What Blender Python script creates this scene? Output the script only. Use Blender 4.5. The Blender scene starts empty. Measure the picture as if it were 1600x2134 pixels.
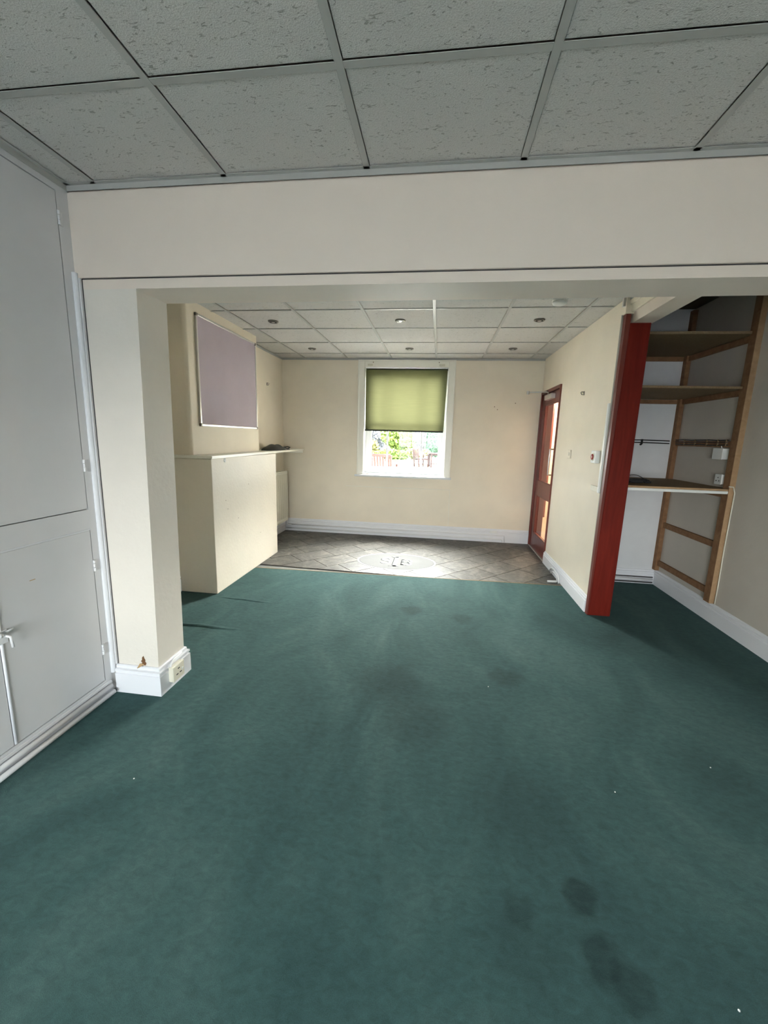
import bpy, bmesh, math, random
from mathutils import Vector, Matrix
random.seed(7)
S = bpy.context.scene
COL = S.collection
PI = math.pi

# ---------------------------------------------------------------- camera
cam = bpy.data.cameras.new('camera'); camo = bpy.data.objects.new('camera', cam); COL.objects.link(camo)
_R = Vector((0.99080383, 0.13237868, 0.02799385)); _U = Vector((-0.05098436, 0.17362144, 0.98349183)); _F = Vector((-0.12533302, 0.97587473, -0.17877403))
m3 = Matrix((_R, _U, -_F)).transposed()
camo.matrix_world = Matrix.Translation((0, 0, 1.3923)) @ m3.to_4x4()
cam.sensor_fit = 'HORIZONTAL'; cam.sensor_width = 36.0; cam.lens = 36.0 * 852.53 / 1600.0
cam.clip_start = 0.05; cam.clip_end = 300
S.camera = camo

# ---------------------------------------------------------------- sky, light, exposure
SKY = 12.0
w = bpy.data.worlds.new('overcast_sky'); S.world = w; w.use_nodes = True
nt = w.node_tree; nt.nodes.clear()
wo = nt.nodes.new('ShaderNodeOutputWorld'); bg = nt.nodes.new('ShaderNodeBackground')
tc = nt.nodes.new('ShaderNodeTexCoord'); sep = nt.nodes.new('ShaderNodeSeparateXYZ'); rp = nt.nodes.new('ShaderNodeValToRGB')
rp.color_ramp.elements[0].position = 0.0; rp.color_ramp.elements[0].color = (.98, 0.985, 1.0, 1)
rp.color_ramp.elements[1].position = 0.7; rp.color_ramp.elements[1].color = (0.74, 0.87, 1.0, 1)
nt.links.new(tc.outputs['Generated'], sep.inputs[0]); nt.links.new(sep.outputs['Z'], rp.inputs[0])
nt.links.new(rp.outputs[0], bg.inputs[0]); bg.inputs[1].default_value = SKY
nt.links.new(bg.outputs[0], wo.inputs[0])

def portal(name, loc, sx, sz, toward_y):
    l = bpy.data.lights.new(name, 'AREA'); l.shape = 'RECTANGLE'; l.size = sx; l.size_y = sz
    o = bpy.data.objects.new(name, l); COL.objects.link(o); o.location = loc
    o.rotation_euler = (PI/2 if toward_y > 0 else -PI/2, 0, 0)
    l.cycles.is_portal = True
    return o
# window behind the camera: X from -1.55 to 1.15, Z from 0.15 to 1.95
BW = (-1.5, .65, 0.4, 1.72); YB = -2.6
portal('back_window_portal', ((BW[0]+BW[1])/2, YB-0.16, (BW[2]+BW[3])/2), BW[1]-BW[0], BW[3]-BW[2], 1)
portal('garden_window_portal', (-0.49, 5.99, 1.6), 1.13, 1.45, -1)

sun = bpy.data.lights.new('garden_sky_fill', 'SUN'); sun.energy = 56; sun.angle = math.radians(66); sun.color = (1, .97, .92)  # wide sun lamp added as bright garden-side sky, to brighten the far room
so = bpy.data.objects.new('garden_sky_fill', sun); COL.objects.link(so); so.rotation_euler = (math.radians(-51), 0, math.radians(0)); so.location = (0, 30, 20)
S.view_settings.view_transform = 'Standard'; S.view_settings.look = 'None'
S.view_settings.gamma = 1.0; S.view_settings.exposure = 1.72
S.view_settings.use_curve_mapping = False

# ---------------------------------------------------------------- materials
def new_mat(name):
    m = bpy.data.materials.new(name); m.use_nodes = True
    b = m.node_tree.nodes['Principled BSDF']; return m, m.node_tree, b
def pos(nt, sc=(1,1,1), rot=(0,0,0)):
    g = nt.nodes.new('ShaderNodeNewGeometry'); mp = nt.nodes.new('ShaderNodeMapping')
    mp.inputs['Scale'].default_value = sc; mp.inputs['Rotation'].default_value = rot
    nt.links.new(g.outputs['Position'], mp.inputs[0]); return mp.outputs[0]
def noise(nt, vec, scale, detail=3, rough=.55, dist=0):
    n = nt.nodes.new('ShaderNodeTexNoise'); n.inputs['Scale'].default_value = scale; n.inputs['Detail'].default_value = detail
    n.inputs['Roughness'].default_value = rough; n.inputs['Distortion'].default_value = dist
    nt.links.new(vec, n.inputs['Vector']); return n.outputs[0]
def ramp(nt, fac, stops):
    r = nt.nodes.new('ShaderNodeValToRGB'); e = r.color_ramp.elements
    while len(e) < len(stops): e.new(.5)
    for k, (p, c) in enumerate(stops):
        e[k].position = p; e[k].color = (*c, 1) if len(c) == 3 else c
    nt.links.new(fac, r.inputs[0]); return r.outputs[0]
def mix(nt, a, b, fac, mode='MIX'):
    n = nt.nodes.new('ShaderNodeMix'); n.data_type = 'RGBA'; n.blend_type = mode
    for sock, v in ((n.inputs[0], fac), (n.inputs[6], a), (n.inputs[7], b)):
        if isinstance(v, (int, float)): sock.default_value = v
        elif isinstance(v, tuple): sock.default_value = (*v, 1)
        else: nt.links.new(v, sock)
    return n.outputs[2]
def bump(nt, bs, h, strength=.2, dist=.01):
    n = nt.nodes.new('ShaderNodeBump'); n.inputs['Strength'].default_value = strength; n.inputs['Distance'].default_value = dist
    nt.links.new(h, n.inputs['Height']); nt.links.new(n.outputs[0], bs.inputs['Normal'])
def plain(name, c, rough=.5, metal=0, bs=0, bst=.1, var=0, spec=None):
    m, nt, b = new_mat(name)
    b.inputs['Roughness'].default_value = rough; b.inputs['Metallic'].default_value = metal
    if spec is not None: b.inputs['Specular IOR Level'].default_value = spec
    if var:
        n = noise(nt, pos(nt), 3.0, 4)
        lo = tuple(x*(1-var) for x in c); hi = tuple(min(1, x*(1+var)) for x in c)
        nt.links.new(ramp(nt, n, [(.3, lo), (.7, hi)]), b.inputs['Base Color'])
    else: b.inputs['Base Color'].default_value = (*c, 1)
    if bs: bump(nt, b, noise(nt, pos(nt), bs, 4), bst, .004)
    return m
CREAM = plain('cream_emulsion', (.83, .745, .61), .62, bs=55, bst=.22, var=.035)
PIERP = plain('pale_pier_paint', (.75, .695, .62), .5, bs=38, bst=.5, var=.03)
CREAM_ROUGH = plain('cream_lumpy_paint', (.80, .73, .62), .5, bs=38, bst=.5, var=.03)
BEAM = plain('off_white_wall_paint', (.79, .69, .60), .6, bs=60, bst=.15, var=.02)
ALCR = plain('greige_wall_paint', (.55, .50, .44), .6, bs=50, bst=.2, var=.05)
ALCB = plain('white_wall_panel_paint', (.74, .74, .75), .5, bs=14, bst=.15, var=.05)
CUP = plain('grey_white_gloss_paint', (.72, .71, .72), .38, bs=12, bst=.12, var=.03)
GLOSS = plain('white_gloss_paint', (.80, .80, .83), .3, bs=25, bst=.12)
PIPEW = plain('white_painted_pipe', (.80, .79, .80), .35)
WINW = plain('white_window_paint', (.70, .70, .71), .35, bs=20, bst=.06)
CREAMGLOSS = plain('cream_gloss_paint', (.88, .85, .76), .35)
GRID = plain('ceiling_grid_metal', (.46, .455, .43), .4)
BLACK = plain('black_rubber', (.012, .012, .012), .5)
BLACKF = plain('black_leatherette', (.015, .016, .017), .45, bs=90, bst=.3)
DARKPIPE_SHADOW = plain('dark_pipe_and_shadow_line', (.05, .045, .045), .7)  # dark pipes, and the painted shadow line at the header step
CHROME = plain('brushed_steel', (.62, .62, .60), .3, 1)
DARKCH = plain('dark_nickel', (.20, .19, .17), .32, 1)
ALU = plain('satin_aluminium', (.70, .68, .66), .35, .9)
PLW = plain('white_plastic', (.80, .80, .78), .35)
PLC = plain('cream_plastic', (.74, .70, .58), .4)
RED = plain('red_plastic', (.35, .02, .02), .35)
BROWN = plain('bare_brown_chip', (.16, .075, .03), .8, bs=150, bst=.5)
TAN = plain('tan_chip', (.50, .33, .16), .8)
RADM = plain('radiator_enamel', (.72, .70, .60), .35)

def wood(name, c1, c2, rough=.35, sc=(14, 14, 1.1), spec=.5):
    m, nt, b = new_mat(name)
    v = pos(nt, sc)
    n = noise(nt, v, 2.2, 5, .6, .6)
    nt.links.new(ramp(nt, n, [(.3, c1), (.72, c2)]), b.inputs['Base Color'])
    b.inputs['Roughness'].default_value = rough; b.inputs['Specular IOR Level'].default_value = spec
    bump(nt, b, n, .08, .003); return m
MAHOG = wood('mahogany_stain', (.12, .009, .005), (.19, .017, .009), .45, spec=.18)
MAHOGD = wood('mahogany_varnish', (.13, .022, .015), (.20, .040, .027), .34)
BATTEN = wood('bare_pine_batten', (.20, .10, .05), (.30, .165, .085), .7, (9, 9, 9), .2)
BATTENL = wood('pale_pine', (.36, .22, .12), (.46, .30, .17), .7, (9, 9, 9), .2)
CHIP = wood('chipboard', (.22, .145, .075), (.31, .22, .13), .75, (40, 40, 40), .2)
GWOOD = wood('weathered_teak', (.022, .009, .007), (.040, .018, .014), .8, (6, 6, 6), .2)

def carpet_mat():
    m, nt, b = new_mat('teal_green_carpet')
    p = pos(nt)
    fine = noise(nt, p, 420, 2, .7)
    mid = noise(nt, pos(nt, (1, 1.6, 1)), 26, 5, .7, .5)
    big = noise(nt, pos(nt, (1, .55, 1)), 2.1, 5, .62, .8)
    c = ramp(nt, big, [(.30, (.029, .067, .067)), (.50, (.043, .094, .092)), (.70, (.065, .122, .118))])
    c = mix(nt, c, ramp(nt, mid, [(.3, (.62, .62, .62)), (.7, (1.35, 1.35, 1.35))]), .55, 'MULTIPLY')
    c = mix(nt, c, ramp(nt, fine, [(.25, (.5, .5, .5)), (.75, (1.5, 1.5, 1.5))]), .45, 'MULTIPLY')
    # old spill stains and trodden patches, fixed on the pile
    g = nt.nodes.new('ShaderNodeNewGeometry')
    wob = nt.nodes.new('ShaderNodeVectorMath'); wob.operation = 'SCALE'; wob.inputs['Scale'].default_value = .10
    nz = nt.nodes.new('ShaderNodeTexNoise'); nz.inputs['Scale'].default_value = 9; nt.links.new(g.outputs['Position'], nz.inputs['Vector'])
    nt.links.new(nz.outputs['Color'], wob.inputs[0])
    add = nt.nodes.new('ShaderNodeVectorMath'); add.operation = 'ADD'
    nt.links.new(g.outputs['Position'], add.inputs[0]); nt.links.new(wob.outputs[0], add.inputs[1])
    tot = None
    for (x, y, r, k) in [(-.17, 2.2, .17, .42), (.0, 1.9, .15, .38), (.56, 1.17, .012, .6), (.36, 1.10, .01, .4), (.56, 1.01, .02, .5),
                         (.62, .95, .015, .5), (.31, 3.14, .05, .4), (-.09, 3.24, .05, .5), (.51, 2.37, .06, .45), (1.31, 1.81, .10, .25), (.42, 1.45, .16, .25),
                         (.36, 1.0, .06, .25), (1.5, 3.0, .22, .25)]:
        d = nt.nodes.new('ShaderNodeVectorMath'); d.operation = 'DISTANCE'; nt.links.new(add.outputs[0], d.inputs[0]); d.inputs[1].default_value = (x, y, .05)
        mr = nt.nodes.new('ShaderNodeMapRange'); mr.inputs['From Min'].default_value = r*.3 + .03; mr.inputs['From Max'].default_value = r*1.35 + .05
        mr.inputs['To Min'].default_value = 1-k*.7; mr.inputs['To Max'].default_value = 1; mr.interpolation_type = 'SMOOTHSTEP'
        nt.links.new(d.outputs['Value'], mr.inputs[0])
        if tot is None: tot = mr.outputs[0]
        else:
            mm = nt.nodes.new('ShaderNodeMath'); mm.operation = 'MULTIPLY'; nt.links.new(tot, mm.inputs[0]); nt.links.new(mr.outputs[0], mm.inputs[1]); tot = mm.outputs[0]
    cc = nt.nodes.new('ShaderNodeCombineColor')
    for i in range(3): nt.links.new(tot, cc.inputs[i])
    c = mix(nt, c, cc.outputs[0], 1.0, 'MULTIPLY')
    nt.links.new(c, b.inputs['Base Color'])
    b.inputs['Roughness'].default_value = .95; b.inputs['Specular IOR Level'].default_value = .12
    b.inputs['Sheen Weight'].default_value = .10; b.inputs['Sheen Roughness'].default_value = .45; b.inputs['Sheen Tint'].default_value = (.62, .85, .85, 1)
    ad = nt.nodes.new('ShaderNodeMath'); ad.operation = 'MULTIPLY_ADD'; nt.links.new(mid, ad.inputs[0]); ad.inputs[1].default_value = 1.5; nt.links.new(fine, ad.inputs[2])
    bump(nt, b, ad.outputs[0], .55, .006); return m
CARPET = carpet_mat()

def ceil_mat():
    m, nt, b = new_mat('fissured_ceiling_tile')
    v = pos(nt, (1, 2.4, 1))
    f1 = noise(nt, v, 33, 2.5, .5, 1.5); f2 = noise(nt, pos(nt), 230, 2, .6)
    fl = ramp(nt, f1, [(.625, (1, 1, 1)), (.68, (.60, .60, .58))])
    base = ramp(nt, f2, [(.3, (.57, .545, .515)), (.7, (.71, .685, .655))])
    nt.links.new(mix(nt, base, fl, 1.0, 'MULTIPLY'), b.inputs['Base Color'])
    b.inputs['Roughness'].default_value = .9; b.inputs['Specular IOR Level'].default_value = .2
    ad = nt.nodes.new('ShaderNodeMath'); ad.operation = 'MULTIPLY_ADD'; nt.links.new(fl, ad.inputs[0]); ad.inputs[1].default_value = 1.4; nt.links.new(f2, ad.inputs[2])
    bump(nt, b, ad.outputs[0], .5, .004); return m
TILE = ceil_mat()

def slate_mat():
    m, nt, b = new_mat('grey_slate_effect_vinyl')
    n = noise(nt, pos(nt), 6, 8, .68, 1.4); n2 = noise(nt, pos(nt), 30, 6, .7, .6)
    oi = nt.nodes.new('ShaderNodeObjectInfo')
    c = ramp(nt, n, [(.25, (.060, .056, .052)), (.5, (.105, .098, .088)), (.62, (.16, .15, .13)), (.8, (.23, .215, .185))])
    mr = nt.nodes.new('ShaderNodeMapRange'); mr.inputs['To Min'].default_value = .78; mr.inputs['To Max'].default_value = 1.2
    nt.links.new(oi.outputs['Random'], mr.inputs[0])
    cc = nt.nodes.new('ShaderNodeCombineColor')
    for i in range(3): nt.links.new(mr.outputs[0], cc.inputs[i])
    nt.links.new(mix(nt, c, cc.outputs[0], 1.0, 'MULTIPLY'), b.inputs['Base Color'])
    nt.links.new(ramp(nt, n2, [(.3, (.38, .38, .38)), (.7, (.58, .58, .58))]), b.inputs['Roughness'])
    b.inputs['Specular IOR Level'].default_value = .28
    ad = nt.nodes.new('ShaderNodeMath'); ad.operation = 'MULTIPLY_ADD'; nt.links.new(n, ad.inputs[0]); ad.inputs[1].default_value = 2; nt.links.new(n2, ad.inputs[2])
    bump(nt, b, ad.outputs[0], .5, .006); return m
SLATE = slate_mat()
MEDW = plain('pale_inlay_vinyl', (.175, .173, .17), .75, bs=30, bst=.3, var=.08, spec=.08)
MEDB = plain('white_inlay_vinyl', (.33, .33, .33), .75, spec=.08)
MEDG = plain('grey_inlay_line', (.05, .05, .05), .8, spec=.05)

def glass_mat(name='window_glass'):
    m = bpy.data.materials.new(name); m.use_nodes = True; nt = m.node_tree; nt.nodes.clear()
    o = nt.nodes.new('ShaderNodeOutputMaterial'); t = nt.nodes.new('ShaderNodeBsdfTransparent'); g = nt.nodes.new('ShaderNodeBsdfGlossy')
    g.inputs['Roughness'].default_value = .02; t.inputs[0].default_value = (.93, .95, .94, 1)
    f = nt.nodes.new('ShaderNodeFresnel'); f.inputs[0].default_value = 1.35; mx = nt.nodes.new('ShaderNodeMixShader')
    gg = nt.nodes.new('ShaderNodeNewGeometry'); mm = nt.nodes.new('ShaderNodeMath'); mm.operation = 'SUBTRACT'; mm.inputs[0].default_value = 1
    nt.links.new(gg.outputs['Backfacing'], mm.inputs[1]); m2 = nt.nodes.new('ShaderNodeMath'); m2.operation = 'MULTIPLY'; nt.links.new(mm.outputs[0], m2.inputs[0]); nt.links.new(f.outputs[0], m2.inputs[1])
    nt.links.new(m2.outputs[0], mx.inputs[0]); nt.links.new(t.outputs[0], mx.inputs[1]); nt.links.new(g.outputs[0], mx.inputs[2]); nt.links.new(mx.outputs[0], o.inputs[0])
    return m
GLASS = glass_mat()

def blind_mat():
    m = bpy.data.materials.new('olive_blind_fabric'); m.use_nodes = True; nt = m.node_tree; nt.nodes.clear()
    o = nt.nodes.new('ShaderNodeOutputMaterial'); d = nt.nodes.new('ShaderNodeBsdfDiffuse'); t = nt.nodes.new('ShaderNodeBsdfTranslucent')
    v = pos(nt, (1, 1, 30)); n = noise(nt, v, 4, 4)
    nt.links.new(ramp(nt, n, [(.3, (.045, .055, .022)), (.7, (.055, .066, .027))]), d.inputs[0])
    nt.links.new(ramp(nt, n, [(.3, (.0200, .0200, .0095)), (.7, (.0245, .0245, .0118))]), t.inputs[0])
    mx = nt.nodes.new('ShaderNodeMixShader'); mx.inputs[0].default_value = .5
    nt.links.new(d.outputs[0], mx.inputs[1]); nt.links.new(t.outputs[0], mx.inputs[2]); nt.links.new(mx.outputs[0], o.inputs[0]); return m
BLIND = blind_mat()
BLINDBAR = plain('dark_green_blind_hem', (.022, .026, .014), .6)
FELT = plain('lilac_grey_felt', (.51, .44, .50), .9, bs=180, bst=.35, var=.04, spec=.2)
GRASS = plain('garden_lawn', (.045, .050, .012), .95, bs=8, bst=.8, var=.25)
PATIO = plain('pale_paving', (.50, .47, .43), .9, bs=8, bst=.4, var=.12)
def leafm(name, a, b_):
    m, nt, b = new_mat(name)
    n = noise(nt, pos(nt), 3.5, 4)
    nt.links.new(ramp(nt, n, [(.35, a), (.65, b_)]), b.inputs['Base Color']); b.inputs['Roughness'].default_value = .7
    return m
LEAFY = leafm('lime_leaves', (.05, .09, .008), (.14, .18, .025))
LEAFG = leafm('green_leaves', (.015, .06, .025), (.06, .13, .06))
LEAFS = leafm('silver_leaves', (.07, .07, .08), (.20, .20, .22))
LEAFGOLD = leafm('golden_leaves', (.12, .11, .03), (.24, .23, .08))
BARK = plain('grey_bark', (.20, .16, .14), .9)

# ---------------------------------------------------------------- builders
def wloc(o):
    v = Vector((0, 0, 0))
    while o is not None: v = v + o.location; o = o.parent
    return v
def obj(name, bm, mat, parent=None, smooth=False, kind=None, label=None):
    """bm is in world coordinates"""
    me = bpy.data.meshes.new(name)
    bmesh.ops.recalc_face_normals(bm, faces=bm.faces)
    if parent is not None: off = wloc(parent)
    else:
        xs = [v.co for v in bm.verts]
        off = Vector(((min(c.x for c in xs)+max(c.x for c in xs))/2, (min(c.y for c in xs)+max(c.y for c in xs))/2, min(c.z for c in xs)))
    bmesh.ops.translate(bm, verts=bm.verts, vec=-off)
    bm.to_mesh(me); bm.free()
    for mm in (mat if isinstance(mat, (list, tuple)) else [mat]): me.materials.append(mm)
    o = bpy.data.objects.new(name, me); COL.objects.link(o)
    if parent is not None: o.parent = parent
    else: o.location = off
    if smooth:
        for p in me.polygons: p.use_smooth = True
    if kind: o['kind'] = kind
    if label: o['label'] = label
    return o
def thing(name, label, cat, loc=(0, 0, 0), group=None):
    o = bpy.data.objects.new(name, None); COL.objects.link(o); o.location = loc; o.empty_display_size = .1
    o['label'] = label; o['category'] = cat
    if group: o['group'] = group
    return o
def tag(o, label, cat, group=None):
    o['label'] = label; o['category'] = cat
    if group: o['group'] = group
    return o
def struct(name, bm, mat, parent=None, **k):
    o = obj(name, bm, mat, parent, **k)
    if parent is None: o['kind'] = 'structure'
    return o
def NB(): return bmesh.new()
def box(bm, lo, hi, bev=0, seg=1, mi=0):
    x0, y0, z0 = lo; x1, y1, z1 = hi
    vs = [bm.verts.new(c) for c in ((x0,y0,z0),(x1,y0,z0),(x1,y1,z0),(x0,y1,z0),(x0,y0,z1),(x1,y0,z1),(x1,y1,z1),(x0,y1,z1))]
    fs = [bm.faces.new([vs[i] for i in f]) for f in ((0,3,2,1),(4,5,6,7),(0,1,5,4),(1,2,6,5),(2,3,7,6),(3,0,4,7))]
    for f in fs: f.material_index = mi
    if bev:
        es = set(e for f in fs for e in f.edges)
        bmesh.ops.bevel(bm, geom=list(es), offset=bev, segments=seg, affect='EDGES', profile=.5)
    return bm
def B(lo, hi, bev=0, seg=1): return box(NB(), lo, hi, bev, seg)
def hexa(bm, bot, top):
    """bot, top: four points each"""
    vb = [bm.verts.new(p) for p in bot]; vt = [bm.verts.new(p) for p in top]
    bm.faces.new(vb[::-1]); bm.faces.new(vt)
    for i in range(4): bm.faces.new([vb[i], vb[(i+1) % 4], vt[(i+1) % 4], vt[i]])
    return bm
def prism(bm, pts, z0, z1, axis='Z'):
    def P(a, b, c): return {'Z': (a, b, c), 'Y': (a, c, b), 'X': (c, a, b)}[axis]
    lo = [bm.verts.new(P(a, b, z0)) for a, b in pts]; hi = [bm.verts.new(P(a, b, z1)) for a, b in pts]
    bm.faces.new(lo); bm.faces.new(hi)
    n = len(pts)
    for i in range(n): bm.faces.new([lo[i], lo[(i+1) % n], hi[(i+1) % n], hi[i]])
    return bm
def tube(bm, pts, r, n=8, caps=True):
    pts = [Vector(p) for p in pts]; rings = []
    up = Vector((0, 0, 1))
    prev = None
    for i, p in enumerate(pts):
        if i == 0: d = pts[1]-p
        elif i == len(pts)-1: d = p-pts[-2]
        else: d = (pts[i+1]-p).normalized() + (p-pts[i-1]).normalized()
        d.normalize()
        if prev is None:
            a = d.cross(up)
            if a.length < .1: a = d.cross(Vector((1, 0, 0)))
        else: a = prev - d*prev.dot(d)
        a.normalize(); prev = a; b = d.cross(a)
        k = 1
        if 0 < i < len(pts)-1:
            c = (pts[i+1]-p).normalized().dot((p-pts[i-1]).normalized()); k = 1/max(.5, math.sqrt((1+c)/2))
        rings.append([bm.verts.new(p + (a*math.cos(t)+b*math.sin(t))*r*(k if False else 1)) for t in [2*PI*j/n for j in range(n)]])
    for i in range(len(rings)-1):
        for j in range(n): bm.faces.new([rings[i][j], rings[i][(j+1) % n], rings[i+1][(j+1) % n], rings[i+1][j]])
    if caps: bm.faces.new(rings[0][::-1]); bm.faces.new(rings[-1])
    return bm
def T(pts, r, n=8): return tube(NB(), pts, r, n)
def lathe(bm, prof, c, axis='Z', n=24, sgn=1):
    """prof list of (r, h) from c along axis"""
    rings = []
    for r, h in prof:
        ring = []
        for j in range(n):
            t = 2*PI*j/n; a, b = r*math.cos(t), r*math.sin(t)
            v = {'Z': (a, b, h*sgn), 'X': (h*sgn, a, b), 'Y': (a, h*sgn, b)}[axis]
            ring.append(bm.verts.new((c[0]+v[0], c[1]+v[1], c[2]+v[2])))
        rings.append(ring)
    for i in range(len(rings)-1):
        for j in range(n): bm.faces.new([rings[i][j], rings[i][(j+1) % n], rings[i+1][(j+1) % n], rings[i+1][j]])
    bm.faces.new(rings[0]); bm.faces.new(rings[-1])
    return bm
def skirt(bm, p0, p1, nrm, h, t=.02, z=0, m0=0, m1=0):
    """moulded skirting board from p0 to p1 (xy) standing out along nrm; m0/m1: mitre +1 outer"""
    prof = [(0, 0), (t, 0), (t, .70*h), (.72*t, .72*h), (.72*t, .745*h), (.95*t, .78*h), (.95*t, .85*h), (.5*t, .88*h), (.5*t, .96*h), (.3*t, h), (0, h)]
    p0 = Vector(p0); p1 = Vector(p1); n = Vector(nrm); d = (p1-p0).normalized()
    a = []; b = []
    for o, zz in prof:
        q0 = p0 + n*o - d*o*m0; q1 = p1 + n*o + d*o*m1
        a.append(bm.verts.new((q0.x, q0.y, z+zz))); b.append(bm.verts.new((q1.x, q1.y, z+zz)))
    k = len(prof)
    for i in range(k): bm.faces.new([a[i], a[(i+1) % k], b[(i+1) % k], b[i]])
    bm.faces.new(a[::-1]); bm.faces.new(b)
    return bm
def clip(poly, a, b, c):
    """keep a*x+b*y<=c"""
    out = []
    for i in range(len(poly)):
        p, q = poly[i], poly[(i+1) % len(poly)]
        dp, dq = a*p[0]+b*p[1]-c, a*q[0]+b*q[1]-c
        if dp <= 0: out.append(p)
        if (dp < 0 < dq) or (dq < 0 < dp):
            t = dp/(dp-dq); out.append((p[0]+(q[0]-p[0])*t, p[1]+(q[1]-p[1])*t))
    return out

# ---------------------------------------------------------------- measured plan
H = 2.44; XL = -1.677; YBM = 1.825; YB2 = 2.035; ZB = 2.021
XREC = -2.221; YF = 5.724; XR = 1.293; XKU = -2.047; XK = -1.863; YK1 = 3.19; YK2 = 4.56
YP = 3.37; YA = 4.325; XA = 2.247; SK = .14

# ---------------------------------------------------------------- setting
floor = struct('floor', B((-2.35, YB-.1, -.12), (3.0, 8.1, -.012)), plain('screed', (.2, .2, .19), .9))
def carpet_edge(x): return 3.953 + (x+1.823)*(4.06-3.953)/(1.293+1.823)
cp = NB(); prism(cp, [(-2.221, YB), (XA, YB), (XA, YA), (1.46, YA), (1.46, 3.40), (XR, 3.40), (XR, carpet_edge(XR)), (-2.221, carpet_edge(-2.221))], -.012, 0)
carpet = obj('carpet', cp, CARPET, floor, label='dark teal green carpet, trodden and stained')
# ruck in the carpet by the chimney breast
rk = NB()
def ridge(bm, pts, wd, hh):
    n = len(pts); rows = []
    for i, (x, y) in enumerate(pts):
        k = math.sin(PI*(i+.3)/(n-.4)) if n > 2 else 1
        wv = wd*(.6+.4*k)
        rows.append([bm.verts.new((x, y+o*wv, max(-.002, hh*k*math.cos(o*PI/2)-.001))) for o in (-1, -.6, -.2, .2, .6, 1)])
    for i in range(n-1):
        for j in range(5): bm.faces.new([rows[i][j], rows[i+1][j], rows[i+1][j+1], rows[i][j+1]])
ridge(rk, [(-2.15+.08*i, 2.60+.008*math.sin(i*1.3), ) for i in range(11)], .028, .011)
ridge(rk, [(-1.86+.07*i, 3.14-.006*i+.004*math.sin(i*2), ) for i in range(9)], .02, .007)
obj('carpet_ruck', rk, CARPET, floor, smooth=True)
# metal threshold strip
obj('threshold_strip', hexa(NB(), [(XK, carpet_edge(XK)-.004, 0), (XR, carpet_edge(XR)-.004, 0), (XR, carpet_edge(XR)+.008, 0), (XK, carpet_edge(XK)+.008, 0)],
    [(XK, carpet_edge(XK)-.002, .002), (XR, carpet_edge(XR)-.002, .002), (XR, carpet_edge(XR)+.006, .002), (XK, carpet_edge(XK)+.006, .002)]), CHIP, floor)
# slate-effect tiles laid diagonally, each one a piece
s2 = math.sqrt(.5); TH = .3035; TLn = .43
joints = {2.53: 3.06, 2.83: 3.215, 3.13: 3.456, 3.44: 2.27, 3.74: 2.56, 4.05: 2.85, 4.41: 3.04, 4.71: 2.82, 5.02: 2.59}
rows = []; v = 2.53 - 6*TH
while v < 5.7: rows.append(v); v += TH
ce_a, ce_b = -(4.06-3.953)/(1.293+1.823), 1.0
ce_c = carpet_edge(0)
for r, v0 in enumerate(rows):
    key = min(joints, key=lambda k: abs(k-v0)); off = joints[key] if abs(key-v0) < .1 else 3.0 + .17*r
    k = -16
    while k < 16:
        u0 = off + k*TLn; k += 1
        g = .003
        poly = [((u-v)*s2, (u+v)*s2) for u, v in ((u0+g, v0+g), (u0+TLn-g, v0+g), (u0+TLn-g, v0+TH-g), (u0+g, v0+TH-g))]
        for (a, b, c) in ((1, 0, 1.50), (-1, 0, 2.221), (0, 1, YF+.02), (0, -1, -(carpet_edge(-2.2)-.1)), (-ce_a*-1, -1, -ce_c-.004)):
            poly = clip(poly, a, b, c)
            if len(poly) < 3: break
        if len(poly) < 3: continue
        # keep the doorway strip only inside the doorway
        if max(p[0] for p in poly) > XR and (min(p[1] for p in poly) < 4.85):
            poly = clip(poly, 1, 0, XR)
            if len(poly) < 3: continue
        area = abs(sum(poly[i][0]*poly[(i+1) % len(poly)][1]-poly[(i+1) % len(poly)][0]*poly[i][1] for i in range(len(poly))))/2
        if area < .0008: continue
        cx = sum(p[0] for p in poly)/len(poly); cy = sum(p[1] for p in poly)/len(poly)
        if cx < XK-.05 and cy < YK2: continue
        bm = NB(); prism(bm, poly, -.011, -.001)
        top = [f for f in bm.faces if all(vv.co.z > -.002 for vv in f.verts)]
        bmesh.ops.bevel(bm, geom=[e for f in top for e in f.edges], offset=.0012, segments=1, affect='EDGES')
        obj('floor_tile', bm, SLATE, floor)
# oval inlay with its lettering
MC = (-.42, 4.505); 
def ell(rx, ry, n=64): return [(MC[0]+rx*math.cos(2*PI*i/n), MC[1]+ry*math.sin(2*PI*i/n)) for i in range(n)]
med = tag(obj('floor_medallion', prism(NB(), ell(.452, .312), -.002, .0008), MEDB), 'pale oval inlay with monogram letters in the grey tiled floor', 'floor medallion')
obj('inlay_ring', prism(NB(), ell(.428, .290), .0005, .0012), MEDG, med)
obj('inlay_field', prism(NB(), ell(.424, .286), .0008, .0016), MEDW, med)
def letter(polys, dx, dy, z0, z1, mat, nm):
    bm = NB()
    for pl in polys: prism(bm, [(x+dx, y+dy) for x, y in pl], z0, z1)
    return obj(nm, bm, mat, med)
def arc(cx, cy, rx, ry, a0, a1, wd, n=10):
    out = []
    for i in range(n):
        t0 = math.radians(a0+(a1-a0)*i/n); t1 = math.radians(a0+(a1-a0)*(i+1)/n)
        out.append([(cx+rx*math.cos(t0), cy+ry*math.sin(t0)), (cx+rx*math.cos(t1), cy+ry*math.sin(t1)),
                    (cx+(rx-wd)*math.cos(t1), cy+(ry-wd)*math.sin(t1)), (cx+(rx-wd)*math.cos(t0), cy+(ry-wd)*math.sin(t0))])
    return out
def ltr_S(cx, cy, w_, h_, t): return arc(cx, cy+h_/4, w_/2, h_/4+t/2, 20, 270, t) + arc(cx, cy-h_/4, w_/2, h_/4+t/2, 90, -160, t)
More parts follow.
